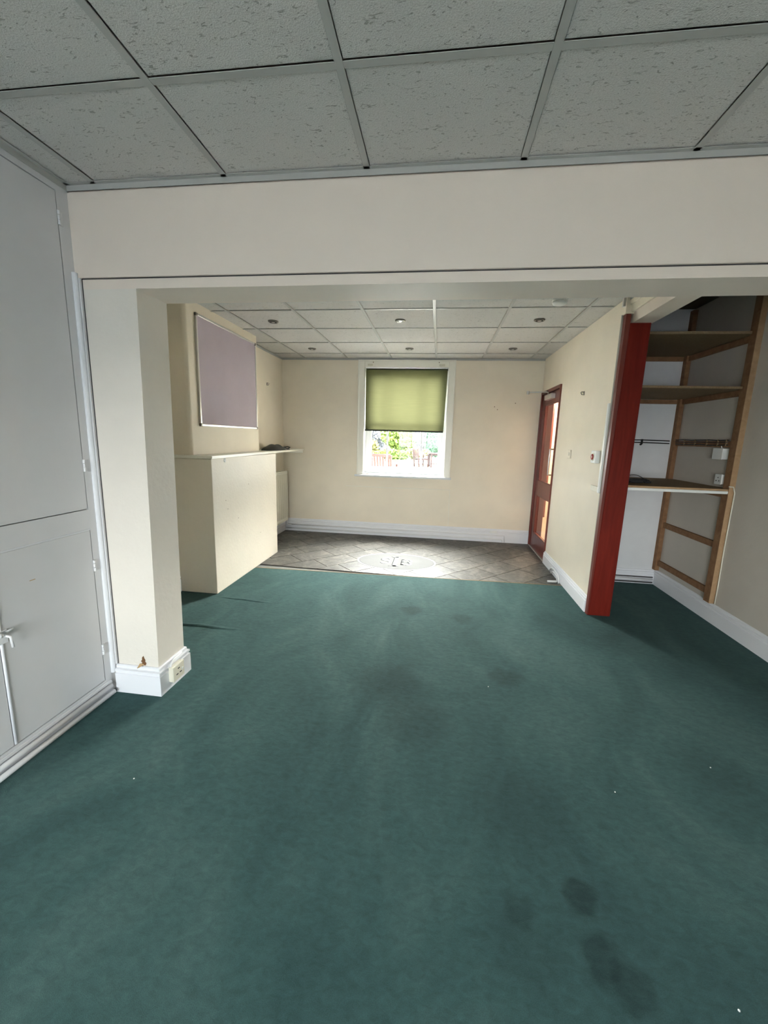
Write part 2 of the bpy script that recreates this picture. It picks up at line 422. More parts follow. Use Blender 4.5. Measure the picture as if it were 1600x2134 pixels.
def ltr_B(cx, cy, w_, h_, t):
    return [[(cx-w_/2, cy-h_/2), (cx-w_/2+t, cy-h_/2), (cx-w_/2+t, cy+h_/2), (cx-w_/2, cy+h_/2)],
            [(cx-w_/2, cy+h_/2-t), (cx, cy+h_/2-t), (cx, cy+h_/2), (cx-w_/2, cy+h_/2)], [(cx-w_/2, cy-t/2), (cx, cy-t/2), (cx, cy+t/2), (cx-w_/2, cy+t/2)],
            [(cx-w_/2, cy-h_/2), (cx, cy-h_/2), (cx, cy-h_/2+t), (cx-w_/2, cy-h_/2+t)]] + arc(cx, cy+h_/4, w_/2, h_/4+t/2, -90, 90, t) + arc(cx, cy-h_/4, w_/2, h_/4+t/2, -90, 90, t)
def ltr_I(cx, cy, w_, h_, t): 
    return [[(cx-t/2, cy-h_/2), (cx+t/2, cy-h_/2), (cx+t/2, cy+h_/2), (cx-t/2, cy+h_/2)], [(cx-w_/2, cy-h_/2), (cx+w_/2, cy-h_/2), (cx+t/2, cy-h_/2+.03), (cx-t/2, cy-h_/2+.03)],
            [(cx-t/2, cy+h_/2-.03), (cx+t/2, cy+h_/2-.03), (cx+w_/2, cy+h_/2), (cx-w_/2, cy+h_/2)]]
for nm, P in (('letter_s', ltr_S(-.535, 4.50, .12, .20, .026)), ('letter_b', ltr_B(-.295, 4.48, .12, .20, .026)), ('letter_i', ltr_I(-.425, 4.49, .12, .36, .045))):
    zt = .0004 if nm == 'letter_i' else 0
    letter(P, -.009, -.006, .0014, .0021+zt, MEDG, 'letter_shadow'); letter(P, 0, 0, .0016, .0026+zt, MEDB, nm)

# walls
def wall_with_opening(name, axis_y, x0, x1, th, z1, op, mat):
    """wall in XZ plane between axis_y and axis_y+th, opening op=(xa,xb,za,zb)"""
    bm = NB(); y0, y1 = sorted((axis_y, axis_y+th)); xa, xb, za, zb = op
    box(bm, (x0, y0, -.1), (xa, y1, z1)); box(bm, (xb, y0, -.1), (x1, y1, z1)); box(bm, (xa, y0, zb), (xb, y1, z1)); box(bm, (xa, y0, -.1), (xb, y1, za))
    return struct(name, bm, mat)
WO = (-1.052, .080, .885, 2.33)
wall_with_opening('wall_far', YF, -2.45, XR, .30, 2.75, WO, CREAM)
wall_with_opening('wall_near', YB, -2.45, 3.0, -.25, 2.75, BW, CREAM)
bm = NB(); box(bm, (-2.42, YB2, -.1), (XREC, YF, 2.75)); struct('wall_left', bm, CREAM)
bm = NB(); box(bm, (-2.42, YB, -.1), (-1.70, .74, 2.75)); box(bm, (-2.42, .74, -.1), (-2.11, YBM, 2.75)); struct('wall_left_near', bm, CREAM)
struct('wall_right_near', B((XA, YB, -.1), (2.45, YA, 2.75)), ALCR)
struct('wall_alcove', B((1.46, YA, -.1), (2.95, YA+.09, 2.75)), ALCB)
# right wall of the far room, with the doorway
DY0, DY1, DZ = 4.845, 5.712, 2.022
bm = NB(); box(bm, (XR, 3.43, -.1), (1.445, DY0, 2.75)); box(bm, (XR, DY1, -.1), (1.445, YF+.30, 2.75)); box(bm, (XR, DY0, DZ), (1.445, DY1, 2.75)); 
struct('wall_right', bm, CREAM)
# corridor beyond the door
struct('wall_corridor_end', B((1.3, 8.0, -.1), (3.0, 8.1, 2.75)), CREAM)
struct('wall_corridor_right', B((2.85, YA+.09, -.1), (2.95, 8.0, 2.75)), CREAM)
struct('wall_corridor_left', B((1.30, YF+.30, -.1), (1.445, 8.0, 2.75)), CREAM)
struct('ceiling_corridor', B((1.445, YA+.09, 2.5), (2.85, 8.0, 2.6)), CREAM)
# divider between the two rooms: pier on the left and header across
bm = NB()
hexa(bm, [(-2.42, YBM, 0), (-1.423, YBM, 0), (-1.423, YB2+.01, 0), (-2.42, YB2+.01, 0)], [(-2.42, YBM, ZB), (-1.388, YBM, ZB), (-1.388, YB2, ZB), (-2.42, YB2, ZB)])
struct('wall_pier', bm, PIERP)
bm = NB(); box(bm, (-2.42, YBM, ZB), (XA, YB2, 2.75)); struct('wall_header', bm, BEAM)
bm = NB(); box(bm, (-1.677, YBM-.012, 2.067), (XA, YBM-.0005, H-.03)); struct('trim_1', bm, BEAM)
struct('trim_8', B((-1.676, YBM-.012, 0.157), (-1.655, YBM-.0005, 2.066)), CUP)
bm = NB(); box(bm, (-1.653, YBM-.0025, 2.0625), (XA, YBM-.0002, 2.067)); box(bm, (-1.655, YBM-.0025, .15), (-1.652, YBM-.0002, 2.066)); struct('trim_shadow_line', bm, DARKPIPE_SHADOW)  # dark strips drawn in as the shadow line of the stepped header
# cross beam over the alcove opening
bm = NB(); box(bm, (1.345, YB2, 2.262), (1.485, 3.43, 2.75)); struct('trim_3', bm, BEAM)
bm = NB(); box(bm, (1.325, YB2, 2.335), (1.3452, 3.40, H+.01), .004); box(bm, (1.312, YB2, 2.385), (1.3252, 3.385, H+.01), .003); struct('trim_4', bm, CREAM)
struct('ceiling_alcove', B((1.485, YB2, 2.62), (XA, YA, 2.72)), plain('shade_darkened_plaster', (.12, .09, .06), .9))  # plaster colour darkened to hold the alcove's deep shade

# chimney breast: upper part of the left wall and the boxed-in fireplace
bm = NB(); box(bm, (XREC-.05, 3.215, 1.181), (XKU, 4.545, 2.75))
es = [e for e in bm.edges if abs(e.verts[0].co.z-e.verts[1].co.z) > 1 and e.verts[0].co.x > -2.1]
bmesh.ops.bevel(bm, geom=es, offset=.03, segments=5, affect='EDGES', profile=.5)
struct('wall_chimney_breast', bm, CREAM)
fb = tag(obj('boxed_in_fireplace', B((XREC+.003, YK1, .0005), (XK, YK2, 1.178), .004, 2), CREAM_ROUGH), 'cream boxed-in fireplace, below the pinboard, under the long mantel shelf', 'fireplace')
# chipped spot near the top of the box
bm = NB(); lathe(bm, [(.02, 0), (.014, .004), (.009, .002)], (XK, 3.407, 1.158), 'X', 9); obj('filler_patch', bm, PLW, fb)
for (y, z) in ((3.43, .72), (3.40, .80), (3.62, .60), (3.85, .9), (4.1, .35)):
    bm = NB(); lathe(bm, [(.004, 0), (.003, .001)], (XK, y, z), 'X', 7); obj('nail_hole', bm, BROWN, fb)
ms = thing('mantel_shelf', 'long cream painted shelf over the boxed-in fireplace and radiator', 'shelf', (-2.0, 4.4, 1.180))
bm = NB(); prism(bm, [(XREC, 3.165), (-1.842, 3.165), (-1.915, YF), (XREC, YF)], 1.180, 1.203)
bmesh.ops.bevel(bm, geom=list(bm.edges), offset=.004, segments=2, affect='EDGES'); obj('shelf_board', bm, CREAMGLOSS, ms)
obj('end_bracket', B((-2.2, YF-.018, 1.145), (-1.93, YF-.001, 1.180), .003), CREAMGLOSS, ms)

# skirtings
def sk(name, segs, h=SK, mat=GLOSS, t=.02):
    bm = NB()
    for s in segs: skirt(bm, *s[:3], s[3] if len(s) > 3 else h, t, 0, *(s[4:] if len(s) > 4 else ()))
    return struct(name, bm, mat)
sk('baseboard_far', [((XREC, YF), (XR, YF), (0, -1), .185)])
sk('baseboard_right', [((XR, 3.43), (XR, DY0-.002), (-1, 0), .14)])
sk('baseboard_left', [((XREC, YB2+.01), (XREC, YK1), (1, 0), .16), ((XREC, YK2), (XREC, YF), (1, 0), .16)])
sk('baseboard_alcove', [((1.47, YA), (XA-.02, YA), (0, -1), .145)])
sk('baseboard_right_near', [((XA, YB), (XA, YA), (-1, 0), .155)])
sk('baseboard_pier', [((-1.66, YBM), (-1.4225, YBM), (0, -1), .155, 0, 1), ((-1.4225, YBM), (-1.4225, YB2+.01), (1, 0), .155, 1, 1), ((-1.4225, YB2+.01), (-2.2, YB2+.01), (0, 1), .155, 1, 0)], t=.024)

# ceilings: metal grid with lay-in tiles
def ceiling(name, X0, nx, xlo, xhi, ys, ylo, yhi, holes=()):
    root = struct(name, B((xlo-.05, ylo-.0, H+.06), (xhi+.05, yhi, H+.3)), BEAM)
    xs = [x for x in [X0 + .6*i for i in range(-3, 12)] if xlo+.01 < x < xhi-.01]
    yy = [y for y in ys if ylo+.01 < y < yhi-.01]
    for x in xs: obj('ceiling_grid_bar', B((x-.012, ylo, H-.002), (x+.012, yhi, H+.0005)), GRID, root)
    for y in yy: obj('ceiling_grid_bar', B((xlo, y-.012, H-.0012), (xhi, y+.012, H+.0008)), GRID, root)
    # wall angle
    for lo, hi in (((xlo, ylo, H-.024), (xlo+.003, yhi, H)), ((xhi-.003, ylo, H-.024), (xhi, yhi, H)), ((xlo, yhi-.003, H-.024), (xhi, yhi, H)), ((xlo, ylo, H-.024), (xhi, ylo+.003, H)),
                   ((xlo, ylo, H-.002), (xlo+.02, yhi, H)), ((xhi-.02, ylo, H-.002), (xhi, yhi, H)), ((xlo, yhi-.02, H-.002), (xhi, yhi, H)), ((xlo, ylo, H-.002), (xhi, ylo+.02, H))):
        obj('wall_angle', B(lo, hi), GRID, root)
    ex = [xlo-.012] + xs + [xhi+.012]; ey = [ylo-.012] + sorted(yy) + [yhi+.012]
    for i in range(len(ex)-1):
        for j in range(len(ey)-1):
            dz = random.uniform(0, .0012)
            obj('ceiling_tile', B((ex[i]+.013, ey[j]+.013, H+.003+dz), (ex[i+1]-.013, ey[j+1]-.013, H+.018), .0015), TILE, root)
    return root
ceiling('ceiling', -1.539, 8, XL, XA, [1.351-.6*k for k in range(8)], YB, YBM-.012)
cf = ceiling('ceiling_far', -1.895, 8, XREC, 1.31, [5.413-.6*k for k in range(7)], YB2, YF)

# downlights
for k, (x, y) in enumerate(((-1.61, 3.94), (-.407, 3.94), (.812, 3.955), (-1.605, 5.13), (-.408, 5.13), (.785, 5.125))):
    lab = ['ceiling spotlight above the pinboard, nearest row', 'middle ceiling spotlight of the nearer row', 'ceiling spotlight of the nearer row, beside the smoke detector',
           'ceiling spotlight in the far left corner above the radiator', 'ceiling spotlight straight in front of the window', 'ceiling spotlight in the far right corner by the door'][k]
    t = thing('ceiling_spotlight', 'small unlit chrome ' + lab, 'spotlight', (x, y, H-.008), 'recessed ceiling spotlights')
    bm = NB(); lathe(bm, [(.030, .012), (.032, .002), (.040, -.001), (.047, .003), (.048, .012), (.0475, .0125)], (x, y, H-.008), 'Z', 28); 
    obj('trim_ring', bm, DARKCH, t, smooth=True)
    bm = NB(); lathe(bm, [(.024, .010), (.020, .003), (.008, .001), (.001, .0012)], (x, y, H-.011), 'Z', 20); obj('lamp', bm, CHROME, t, smooth=True)
    bm = NB(); lathe(bm, [(.0315, .0), (.0315, .002)], (x, y, H-.0085), 'Z', 20); obj('lamp_well', bm, BLACK, t)
t = thing('smoke_detector', 'round white smoke detector on the ceiling just beyond the header', 'smoke detector', (.835, 3.42, H))
bm = NB(); lathe(bm, [(.052, 0), (.054, .012)], (.835, 3.42, H), 'Z', 32, -1); obj('base', bm, PLW, t, smooth=True)
bm = NB(); lathe(bm, [(.040, .011), (.042, .018)], (.835, 3.42, H), 'Z', 32, -1); obj('vent_gap', bm, BLACK, t)
bm = NB(); lathe(bm, [(.052, .017), (.053, .024), (.046, .034), (.028, .041), (.002, .043)], (.835, 3.42, H), 'Z', 32, -1); obj('cover', bm, PLW, t, smooth=True)

# ---------------------------------------------------------------- far window
def sash_window(root, op, yc, sgn, cols, glassmat=GLASS, border=.045, stile=.05, mid=True, bottom=.05):
    xa, xb, za, zb = op
    bm = NB(); y0, y1 = yc-.035, yc+.035
    box(bm, (xa, y0, za), (xa+border, y1, zb), .002); box(bm, (xb-border, y0, za), (xb, y1, zb), .002)
    box(bm, (xa+border, y0, zb-border), (xb-border, y1, zb), .002); box(bm, (xa+border, y0, za), (xb-border, y1, za+border), .002)
    obj('window_frame', bm, WINW, root)
    zm = (za+zb)/2
    sashes = [(za+border, zm+.02, yc-.012), (zm-.02, zb-border, yc+.012)] if mid else [(za+border, zb-border, yc)]
    for (z0, z1, ys) in sashes:
        bm = NB(); a, b = xa+border, xb-border
        box(bm, (a, ys-.018, z0), (a+stile, ys+.018, z1), .003); box(bm, (b-stile, ys-.018, z0), (b, ys+.018, z1), .003)
        box(bm, (a+stile, ys-.018, z0), (b-stile, ys+.018, z0+bottom), .003); box(bm, (a+stile, ys-.018, z1-.035), (b-stile, ys+.018, z1), .003)
        sh = obj('sash', bm, WINW, root)
        ga, gb = a+stile, b-stile
        fr = cols
        for c in fr: obj('glazing_bar', B((c-.011, ys-.014, z0+bottom), (c+.011, ys+.014, z1-.035), .003), WINW, sh)
        xs = [ga]+list(fr)+[gb]
        for i in range(len(xs)-1):
            obj('pane', B((xs[i]-.002, ys-.002, z0+bottom-.004), (xs[i+1]+.002, ys+.002, z1-.031)), glassmat, sh)
win = struct('window_1', B((-1.052, 5.905, .855), (.080, 6.10, .885)), WINW)       # outer sill
sash_window(win, WO, 5.875, 1, (-.735, -.25))
# lining of the reveal, architrave, inner sill
bm = NB(); box(bm, (WO[0]-.001, YF-.004, WO[2]), (WO[0]+.006, 5.825, WO[3])); box(bm, (WO[1]-.006, YF-.004, WO[2]), (WO[1]+.001, 5.825, WO[3])); box(bm, (WO[0]+.006, YF-.004, WO[3]-.006), (WO[1]-.006, 5.825, WO[3]+.001)); box(bm, (WO[0]+.006, YF-.004, WO[2]-.002), (WO[1]-.006, 5.825, WO[2]+.006))
obj('reveal_lining', bm, WINW, win)
bm = NB()
for a, b, c, d in ((-1.140, -1.050, .872, 2.418), (.078, .168, .872, 2.418), (-1.0495, .0775, 2.328, 2.418)):
    box(bm, (a, YF-.018, c), (b, YF+.002, d), .004)
for a, b, c, d in ((-1.140, -1.122, .872, 2.418), (.150, .168, .872, 2.418), (-1.1215, .1495, 2.400, 2.418)):
    box(bm, (a, YF-.026, c), (b, YF-.017, d), .003)
obj('architrave', bm, CREAMGLOSS, win)
obj('window_sill', B((-1.168, YF-.045, .845), (.182, YF+.10, .873), .006, 2), WINW, win)

# roller blind
bl = thing('roller_blind', 'half-lowered olive green roller blind in the far window', 'blind', (-.49, 5.70, 1.48))
rows_ = 14; colsn = 12; bm = NB(); grid = []
for i in range(rows_+1):
    z = 2.31-(2.31-1.497)*i/rows_; f = i/rows_; row = []
    for j in range(colsn+1):
        x = -1.044+.008*f + (1.108-.026*f)*j/colsn
        row.append(bm.verts.new((x, 5.757+.0025*math.sin(x*5+1.5)*f, z)))
    grid.append(row)
for i in range(rows_):
    for j in range(colsn): bm.faces.new([grid[i][j], grid[i][j+1], grid[i+1][j+1], grid[i+1][j]])
fab = obj('blind_fabric', bm, BLIND, bl, smooth=True)
obj('hem_bar', B((-1.042, 5.750, 1.479), (.043, 5.762, 1.501), .002), BLINDBAR, bl)
obj('roller_tube', T([(-1.043, 5.770, 2.306), (.068, 5.770, 2.306)], .015, 16), BLINDBAR, bl, smooth=True)
for x in (-1.0425, .0705):
    b_ = B((x-.003, 5.75, 2.29), (x+.003, 5.79, 2.323), .001); obj('end_bracket', b_, PLW, bl)
obj('side_chain', T([(.069, 5.745, 2.30), (.066, 5.746, 1.9), (.062, 5.75, 1.45)], .0022, 5), PLW, bl)
# leftover brackets above the blind
for nm, x, lb in (('left', -.965, 'small clear curtain bracket on window head, left end'), ('right', -.005, 'small clear curtain bracket on window head, right end')):
    t = thing('curtain_bracket', lb, 'bracket', (x, YF-.02, 2.355), 'curtain brackets over the blind')
    obj('plate', B((x-.045, YF-.027, 2.340), (x+.03, YF-.019, 2.368), .003), PLC, t)
    bm = NB(); lathe(bm, [(.006, 0), (.005, .006), (.002, .007)], (x+(.03 if nm == 'left' else -.05), YF-.018, 2.388), 'Y', 10, -1); obj('screw', bm, BROWN, t)

# ---------------------------------------------------------------- items on the far wall
tag(obj('wall_cable', T([(-1.30, YF-.003, .700), (-.75, YF-.003, .697), (.172, YF-.003, .70), (.176, YF-.003, .69), (.180, YF-.003, .19)], .0035, 6), CREAMGLOSS), 'thin cream painted cable running below the window sill and down', 'cable')
for nm, z, y, lab in (('a', .098, .024, 'upper white painted heating pipe along the far skirting board'), ('b', .045, .030, 'lower white painted heating pipe along the far skirting board')):
    xe = .962 if nm == 'a' else .935
    tag(obj('heating_pipe', T([(-2.175, YF-y-.02, z), (xe-.015, YF-y, z), (xe-.004, YF-y, z-.004), (xe, YF-y, z-.016), (xe, YF-y, .001)], .0085, 10), PIPEW, smooth=True), lab, 'pipe', 'pipes on the far skirting')
t = thing('cable_box', 'small white cable box on top of the far skirting', 'junction box', (.80, YF-.02, .135))
obj('cover', B((.755, YF-.040, .128), (.850, YF-.0205, .158), .003), PLW, t); obj('cable', T([(.85, YF-.03, .14), (.868, YF-.028, .135), (.872, YF-.026, .110)], .003, 6), PLW, t)
for (x, z, nl) in ((.70, 1.835, 'left of the pair beside the window'), (.965, 1.885, 'the one nearest the glazed door'), (.74, 1.80, 'just below the leftmost one')):
    bm = NB(); lathe(bm, [(.006, 0), (.004, .002)], (x, YF, z), 'Y', 8, -1)
    tag(obj('nail_hole', bm, BROWN), 'tiny brown nail hole on far wall, ' + nl, 'nail hole', 'nail holes in far wall')

# radiator in the recess
rd = thing('radiator', 'cream panel radiator in the recess below the mantel shelf', 'radiator', (XREC+.08, 5.15, .18))
RY0, RY1 = 4.66, 5.600; bm = NB()
prof = []
n = 26
zA, zB = .185, .893
for zz, inset in ((zA, .008), (zA+.02, 0), (zB-.02, 0), (zB, .008)):
    pass
ypts = [];
for i in range(n):
    ya = RY0+.02+(RY1-RY0-.04)*i/n; st = (RY1-RY0-.04)/n
    ypts += [(ya, 0), (ya+st*.25, 0), (ya+st*.4, -.005), (ya+st*.85, -.005)]
ypts.append((RY1-.02, 0))
XF = -2.118
rows_v = []
for zz, k in ((zA, 0), (zA+.035, 0), (zA+.05, 1), (zB-.05, 1), (zB-.035, 0), (zB, 0)):
    rows_v.append([bm.verts.new((XF + d*k, y, zz)) for y, d in ypts])
for r in range(len(rows_v)-1):
    for j in range(len(ypts)-1): bm.faces.new([rows_v[r][j], rows_v[r][j+1], rows_v[r+1][j+1], rows_v[r+1][j]])
obj('front_panel', bm, RADM, rd)
bm = NB(); box(bm, (XF-.012, RY0, zA), (XF+.0025, RY0+.022, zB), .003); box(bm, (XF-.012, RY1-.022, zA), (XF+.0025, RY1, zB), .003); box(bm, (XF-.012, RY0, zA-.004), (XF+.0025, RY1, zA+.014), .003); box(bm, (XF-.012, RY0, zB-.014), (XF+.0025, RY1, zB+.004), .003)
obj('panel_rim', bm, RADM, rd)
obj('rear_panel', B((XREC+.025, RY0+.01, zA), (XREC+.037, RY1-.01, zB), .003), RADM, rd)
for y in (RY0+.12, RY1-.12): obj('wall_bracket', B((XREC+.001, y-.015, zA+.1), (XF-.012, y+.015, zB-.08)), RADM, rd)
obj('end_plug', T([(XF-.03, RY1-.03, zA+.03), (XF-.03, RY1+.012, zA+.03)], .012, 10), CHROME, rd)
obj('tail_pipe', T([(XF-.03, RY1+.008, zA+.03), (XF-.03, RY1+.025, zA+.02), (XF-.03, RY1+.03, zA-.02), (XF-.03, RY1+.03, .11), (XF-.015, RY1+.045, .10), (XF+.02, RY1+.070, .098)], .008, 8), PIPEW, rd, smooth=True)
# pipe run below the radiator
tag(obj('heating_pipe', T([(XREC+.030, 4.58, .075), (XREC+.030, YF-.05, .075)], .009, 8), PIPEW, smooth=True), 'white painted pipe running beneath the radiator in the recess', 'pipe')

# pinboard
pb = thing('pinboard', 'large lilac grey felt pinboard in aluminium frame on chimney breast', 'pinboard', (XKU+.01, 3.906, 1.445))
PY0, PY1, PZ0, PZ1 = 3.345, 4.468, 1.445, 2.360
obj('felt_panel', B((XKU+.002, PY0+.01, PZ0+.01), (XKU+.012, PY1-.01, PZ1-.01)), FELT, pb)
for lo, hi in (((XKU, PY0, PZ0), (XKU+.018, PY0+.020, PZ1)), ((XKU, PY1-.020, PZ0), (XKU+.018, PY1, PZ1)), ((XKU, PY0, PZ0), (XKU+.018, PY1, PZ0+.020)), ((XKU, PY0, PZ1-.020), (XKU+.018, PY1, PZ1))):
    obj('frame_rail', B(lo, hi, .004, 2), ALU, pb)
for y in (PY0, PY1-.026):
    for z in (PZ0, PZ1-.026): obj('corner_cap', B((XKU, y-.001, z-.001), (XKU+.0205, y+.027, z+.027), .005, 2), DARKCH, pb)
# hook in recess wall and on the right wall
def hook(x, y, z, s, lab):
    t = thing('coat_hook', lab, 'hook', (x, y, z))
    bm = NB(); box(bm, (min(x, x+s*.004), y-.008, z-.016), (max(x, x+s*.004), y+.008, z+.020), .001); obj('hook_plate', bm, DARKCH, t)
    obj('prong', T([(x+s*.003, y, z+.012), (x+s*.022, y, z+.014), (x+s*.030, y, z+.006), (x+s*.022, y, z-.008), (x+s*.012, y, z-.012)], .0035, 7), DARKCH, t, smooth=True)
hook(XREC, 5.187, 2.022, 1, 'small dark metal hook on the recess wall beside the pinboard')
hook(XR, 4.094, 1.842, -1, 'small dark metal hook on the right wall beyond the red post')

# black pouch on the shelf
pc = thing('black_pouch', 'flat black zipped pouch lying on the mantel shelf', 'pouch', (-2.06, 4.95, 1.203))
bm = NB(); nu, nv = 20, 10; top = []; bot = []
for i in range(nu+1):
    f = i/nu; y = 4.63+.62*f; rt = []; rb = []
    for j in range(nv+1):
        g_ = j/nv; wd = .115*(math.sin(PI*min(1, f*1.25+.03))**.5 if f < .45 else 1)
        x = -2.035 + (g_-.5)*2*wd*.9 + .02*math.sin(f*5)
        prof_h = (max(0, math.sin(PI*f))**.6)*(max(0, math.sin(PI*g_))**.55)
        hh = .078*prof_h*(1-.35*f) + .007*math.sin(f*17+g_*6)*prof_h
        rt.append(bm.verts.new((x, y, 1.2045+.004+hh))); rb.append(bm.verts.new((x, y, 1.2035)))
    top.append(rt); bot.append(rb)
for i in range(nu):
    for j in range(nv):
        bm.faces.new([top[i][j], top[i+1][j], top[i+1][j+1], top[i][j+1]]); bm.faces.new([bot[i][j], bot[i][j+1], bot[i+1][j+1], bot[i+1][j]])
for i in range(nu):
    bm.faces.new([top[i][0], bot[i][0], bot[i+1][0], top[i+1][0]]); bm.faces.new([top[i][nv], top[i+1][nv], bot[i+1][nv], bot[i][nv]])
for j in range(nv): bm.faces.new([top[0][j], top[0][j+1], bot[0][j+1], bot[0][j]]); bm.faces.new([top[nu][j], bot[nu][j], bot[nu][j+1], top[nu][j+1]])
obj('pouch_body', bm, BLACKF, pc, smooth=True)
obj('strap', T([(-2.05, 5.20, 1.222), (-2.03, 5.27, 1.232), (-2.01, 5.33, 1.236), (-1.99, 5.37, 1.226), (-1.99, 5.30, 1.213), (-1.985, 5.22, 1.212)], .008, 6), BLACKF, pc, smooth=True)
obj('zip_pull', T([(-1.95, 5.05, 1.222), (-1.925, 5.055, 1.212), (-1.922, 5.06, 1.206)], .003, 6), CHROME, pc)

# ---------------------------------------------------------------- glazed door in the right wall
dr = struct('door_1', B((1.438, DY0-.01, -.001), (1.446, DY1+.01, .004)), MAHOGD)
bm = NB()
box(bm, (XR-.014, DY0-.004, 0), (1.44, DY0+.030, DZ), .003); box(bm, (XR-.014, DY1-.030, 0), (1.44, DY1+.006, DZ), .003); box(bm, (XR-.014, DY0+.03, DZ-.035), (1.44, DY1-.03, DZ+.003), .003)
obj('door_frame', bm, MAHOGD, dr)
bm = NB(); a, b = DY0+.032, DY1-.032; x0, x1 = XR+.008, XR+.052
gy0, gy1 = 4.955, 5.54
box(bm, (x0, a, .004), (x1, gy0, DZ-.038), .003); box(bm, (x0, gy1, .004), (x1, b, DZ-.038), .003)
for z0, z1 in ((.004, .205), (.71, .90), (1.85, DZ-.038)): box(bm, (x0, gy0, z0), (x1, gy1, z1), .003)
obj('door_leaf', bm, MAHOGD, dr)
bm = NB()
for z0, z1 in ((.205, .71), (.90, 1.85)):
    for lo, hi in (((x0+.004, gy0, z0), (x0+.016, gy0+.010, z1)), ((x0+.004, gy1-.010, z0), (x0+.016, gy1, z1)), ((x0+.004, gy0, z0), (x0+.016, gy1, z0+.010)), ((x0+.004, gy0, z1-.010), (x0+.016, gy1, z1))):
        box(bm, lo, hi, .002)
obj('glazing_bead', bm, MAHOGD, dr)
for z0, z1 in ((.205, .71), (.90, 1.85)): obj('pane', B((x0+.020, gy0-.003, z0-.003), (x0+.026, gy1+.003, z1+.003)), GLASS, dr)
obj('pull_handle', T([(x0, 4.905, 1.315), (x0-.045, 4.905, 1.315), (x0-.052, 4.905, 1.308), (x0-.052, 4.905, 1.03), (x0-.045, 4.905, 1.023), (x0, 4.905, 1.023)], .008, 10), CHROME, dr, smooth=True)
obj('threshold', B((XR-.012, DY0, -.001), (XR+.01, DY1, .006), .002), ALU, dr)
dc = obj('door_closer', B((x0-.052, 5.10, 1.895), (x0, 5.40, 1.955), .006, 2), ALU, dr)
obj('closer_arm', T([(x0-.03, 5.33, 1.957), (x0-.03, 5.33, 1.985), (x0-.06, 5.325, 1.988), (1.03, 5.30, 1.977)], .008, 8), CHROME, dc, smooth=True)
obj('arm_joint', T([(1.03, 5.30, 1.955), (1.03, 5.30, 1.992)], .016, 12), CHROME, dc)
obj('arm_bracket', B((XR-.030, 5.38, 1.990), (XR-.014, 5.50, 2.012), .002), DARKCH, dr)

# corridor seen through the glass: far timber door, plus an added lamp out of view
cd = struct('door_2', B((1.50, 7.93, 0), (2.035, 7.998, 2.05), .004), MAHOGD)
obj('door_architrave', B((1.98, 7.915, 0), (2.035, 7.935, 2.1), .004), MAHOGD, cd)
obj('door_panel', B((1.58, 7.922, .2), (1.92, 7.931, .9), .004), MAHOGD, cd); obj('door_panel', B((1.58, 7.922, 1.0), (1.92, 7.931, 1.95), .004), MAHOGD, cd)
t = thing('added_corridor_lamp', 'round opal ceiling lamp added out of view to light the corridor beyond the glazed door', 'ceiling lamp', (2.3, 6.9, 2.5))
bm = NB(); lathe(bm, [(.15, 0), (.15, .02)], (2.3, 6.9, 2.5), 'Z', 24, -1); obj('lamp_base', bm, PLW, t)
em = bpy.data.materials.new('opal_glow'); em.use_nodes = True
eb = em.node_tree.nodes['Principled BSDF']; eb.inputs['Emission Color'].default_value = (1, .80, .62, 1); eb.inputs['Emission Strength'].default_value = 6
bm = NB(); lathe(bm, [(.13, .02), (.135, .04), (.11, .08), (.05, .10), (.002, .105)], (2.3, 6.9, 2.5), 'Z', 24, -1); obj('lamp_shade', bm, em, t, smooth=True)
pl_ = bpy.data.lights.new('added_corridor_light', 'POINT'); pl_.energy = 55; pl_.color = (1, .80, .66); pl_.shadow_soft_size = .09  # light of the added lamp, brightens the corridor wall
plo = bpy.data.objects.new('added_corridor_light', pl_); COL.objects.link(plo); plo.location = (2.3, 6.9, 2.29)
cw = tag(obj('corridor_carpet', B((1.446, YA+.09, -.011), (2.85, 8.0, 0)), plain('corridor_vinyl', (.35, .28, .22), .6)), 'plain brown floor covering beyond the glazed door', 'carpet')

# fittings on the right wall
t = thing('light_switch', 'cream painted light switch on right wall near glazed door', 'light switch', (XR, 4.323, 1.285))
obj('face_plate', B((XR-.010, 4.280, 1.240), (XR, 4.366, 1.326), .004, 2), CREAM, t); obj('rocker', B((XR-.015, 4.312, 1.268), (XR-.008, 4.334, 1.298), .003), PLC, t)
t = thing('alarm_call_point', 'white wall alarm box with red button near the red post', 'alarm box', (XR, 3.585, 1.285))
obj('box_body', B((XR-.036, 3.537, 1.235), (XR, 3.635, 1.335), .004, 2), PLW, t)
bm = NB(); lathe(bm, [(.034, 0), (.034, .003), (.030, .004)], (XR-.036, 3.590, 1.285), 'X', 24, -1); bz = obj('bezel', bm, PLC, t)
bm = NB(); lathe(bm, [(.024, .003), (.023, .009), (.018, .012), (.002, .0125)], (XR-.036, 3.590, 1.285), 'X', 24, -1); obj('red_button', bm, RED, t, smooth=True)
t = thing('cable_trunking', 'white cable trunking down wall edge beside the red post', 'trunking', (XR, 3.43, 1.0))
obj('vertical_run', B((XR-.020, 3.432, 1.005), (XR, 3.462, 1.70), .002), PLW, t)
obj('horizontal_run', B((XR-.016, 3.462, 1.008), (XR, 3.622, 1.052), .002), PLC, t)
t = thing('radiator_pipe_loop', 'white pipe tails rising from floor at right skirting', 'pipe', (XR-.04, 4.2, 0))
obj('pipe', T([(XR-.030, 4.50, .018), (XR-.035, 4.40, .075), (XR-.035, 4.30, .085), (XR-.035, 4.17, .07), (XR-.035, 4.13, .05), (XR-.035, 4.12, .0)], .009, 8), PIPEW, t, smooth=True)
